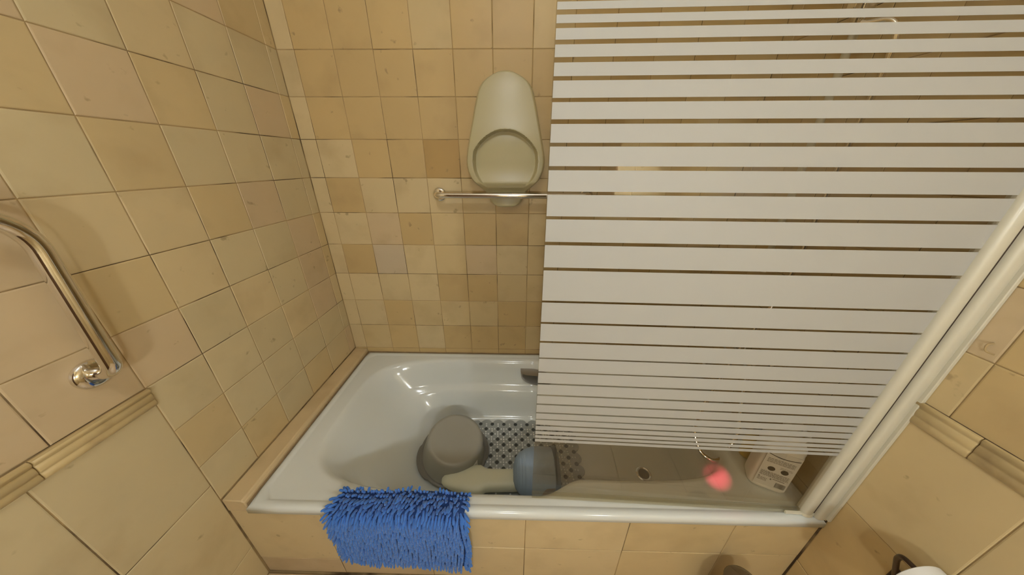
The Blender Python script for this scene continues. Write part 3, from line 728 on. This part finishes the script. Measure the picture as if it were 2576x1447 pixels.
for k in range(16): quad(0.012+k*0.0016, 0.0128+k*0.0016+rnd.choice((0, 0.0004)), 0.024, 0.046)
quad(-0.036, -0.032, 0.052, 0.056); quad(-0.006, -0.002, 0.050, 0.056)
pr.build('barcode', 'ink_grey', lab, smooth=False)['kind'] = 'stuff'
pr = MB()
for cx in (-0.015, 0.018):
    pr.add([(cx+0.0095*math.cos(2*math.pi*k/24), yy, 0.098+0.0095*math.sin(2*math.pi*k/24)) for k in range(24)], [tuple(range(24))])
rowa = [[(x, yy, 0.150+6.5*x*x*0.9-0.0+dzz) for x in [(-0.039+0.078*k/16) for k in range(17)]] for dzz in (0, 0.003)]
pr.loft(rowa, False, False, closed=False)
pr.build('label_symbols', 'ink', lab, smooth=False)['kind'] = 'stuff'
CB.location = (1.768, -0.676, RIM-0.003); CB.rotation_euler = (0, 0, math.radians(-26))
tag(CB, 'white plastic cleaner bottle with a printed label on the tub corner', 'bottle')
# yellow bottle lying behind it
YB = empty('yellow_bottle', (1.775, -0.585, RIM-0.004))
MB().lathe([(0.018, 0.0), (0.023, 0.004), (0.024, 0.012), (0.024, 0.085), (0.020, 0.10), (0.010, 0.112), (0.009, 0.122)], (1.775, -0.585, RIM-0.004), n=28).build('bottle_body', 'yellow', YB, angle=50)
MB().lathe([(0.011, 0.118), (0.0115, 0.12), (0.0115, 0.138), (0.010, 0.140)], (1.775, -0.585, RIM-0.004), n=20).build('bottle_cap', 'bowl_rim', YB, angle=40)
adopt(YB); tag(YB, 'small yellow plastic bottle half hidden behind the white bottle', 'bottle')

# ------------------------------------------------------------------ right wall fittings
TPH = empty('paper_holder', (XR, -0.96, Z(-1.33)))
MB().box(XR-0.006, XR-0.0005, -0.985, -0.935, Z(-1.365), Z(-1.30)).build('wall_plate', 'bronze', TPH, bevel=0.003)
MB().tube(bend([(XR-0.004, -0.945, Z(-1.325)), (1.815, -0.948, Z(-1.235)), (1.800, -0.957, Z(-1.204)), (1.800, -1.11, Z(-1.199))], 0.014, 8), 0.0052, n=14).build('wire_arm', 'bronze', TPH)
adopt(TPH); tag(TPH, 'dark bronze wire paper holder on the right wall', 'paper holder')
RL = empty('paper_roll', (1.800, -1.03, Z(-1.25)))
MB().lathe([(0.020, 0.0), (0.048, 0.0), (0.049, 0.001), (0.049, 0.095), (0.048, 0.096), (0.020, 0.096), (0.020, 0.0)], (1.806, -0.985, Z(-1.225)), (0, -1, 0), n=40, cap0=False, cap1=False).build('paper_sheet', 'paper', RL, angle=40)
adopt(RL); tag(RL, 'white toilet paper roll on the dark wire holder', 'paper roll')
TB = empty('toilet_brush', (1.612, -0.885, 0.0))
c = (1.612, -0.885, 0.0)
MB().lathe([(0.048, 0.0), (0.05, 0.004), (0.047, 0.215), (0.047, 0.222), (0.044, 0.222)], c, n=32).build('brush_holder', 'chrome_dark', TB, angle=40)
lid_ = MB().lathe([(0.050, 0.223), (0.051, 0.228), (0.046, 0.240), (0.028, 0.254), (0.012, 0.262), (0.009, 0.266)], c, n=32).build('lid', 'chrome_dark', TB, angle=40)
MB().lathe([(0.009, 0.265), (0.011, 0.271), (0.011, 0.279), (0.008, 0.284), (0.001, 0.286)], c, n=20).build('knob', 'chrome_dark', lid_)
adopt(TB); tag(TB, 'dark metal toilet brush pot in front of the bath apron', 'toilet brush')
hk = MB().tube(bend([(XR-0.001, -0.8285, Z(-0.712)), (XR-0.010, -0.8265, Z(-0.716)), (XR-0.012, -0.831, Z(-0.730)), (XR-0.006, -0.841, Z(-0.731))], 0.008), 0.0015, n=8).build('wall_hook', 'grout')
tag(hk, 'tiny bent metal hook on the right wall above the moulding', 'hook')
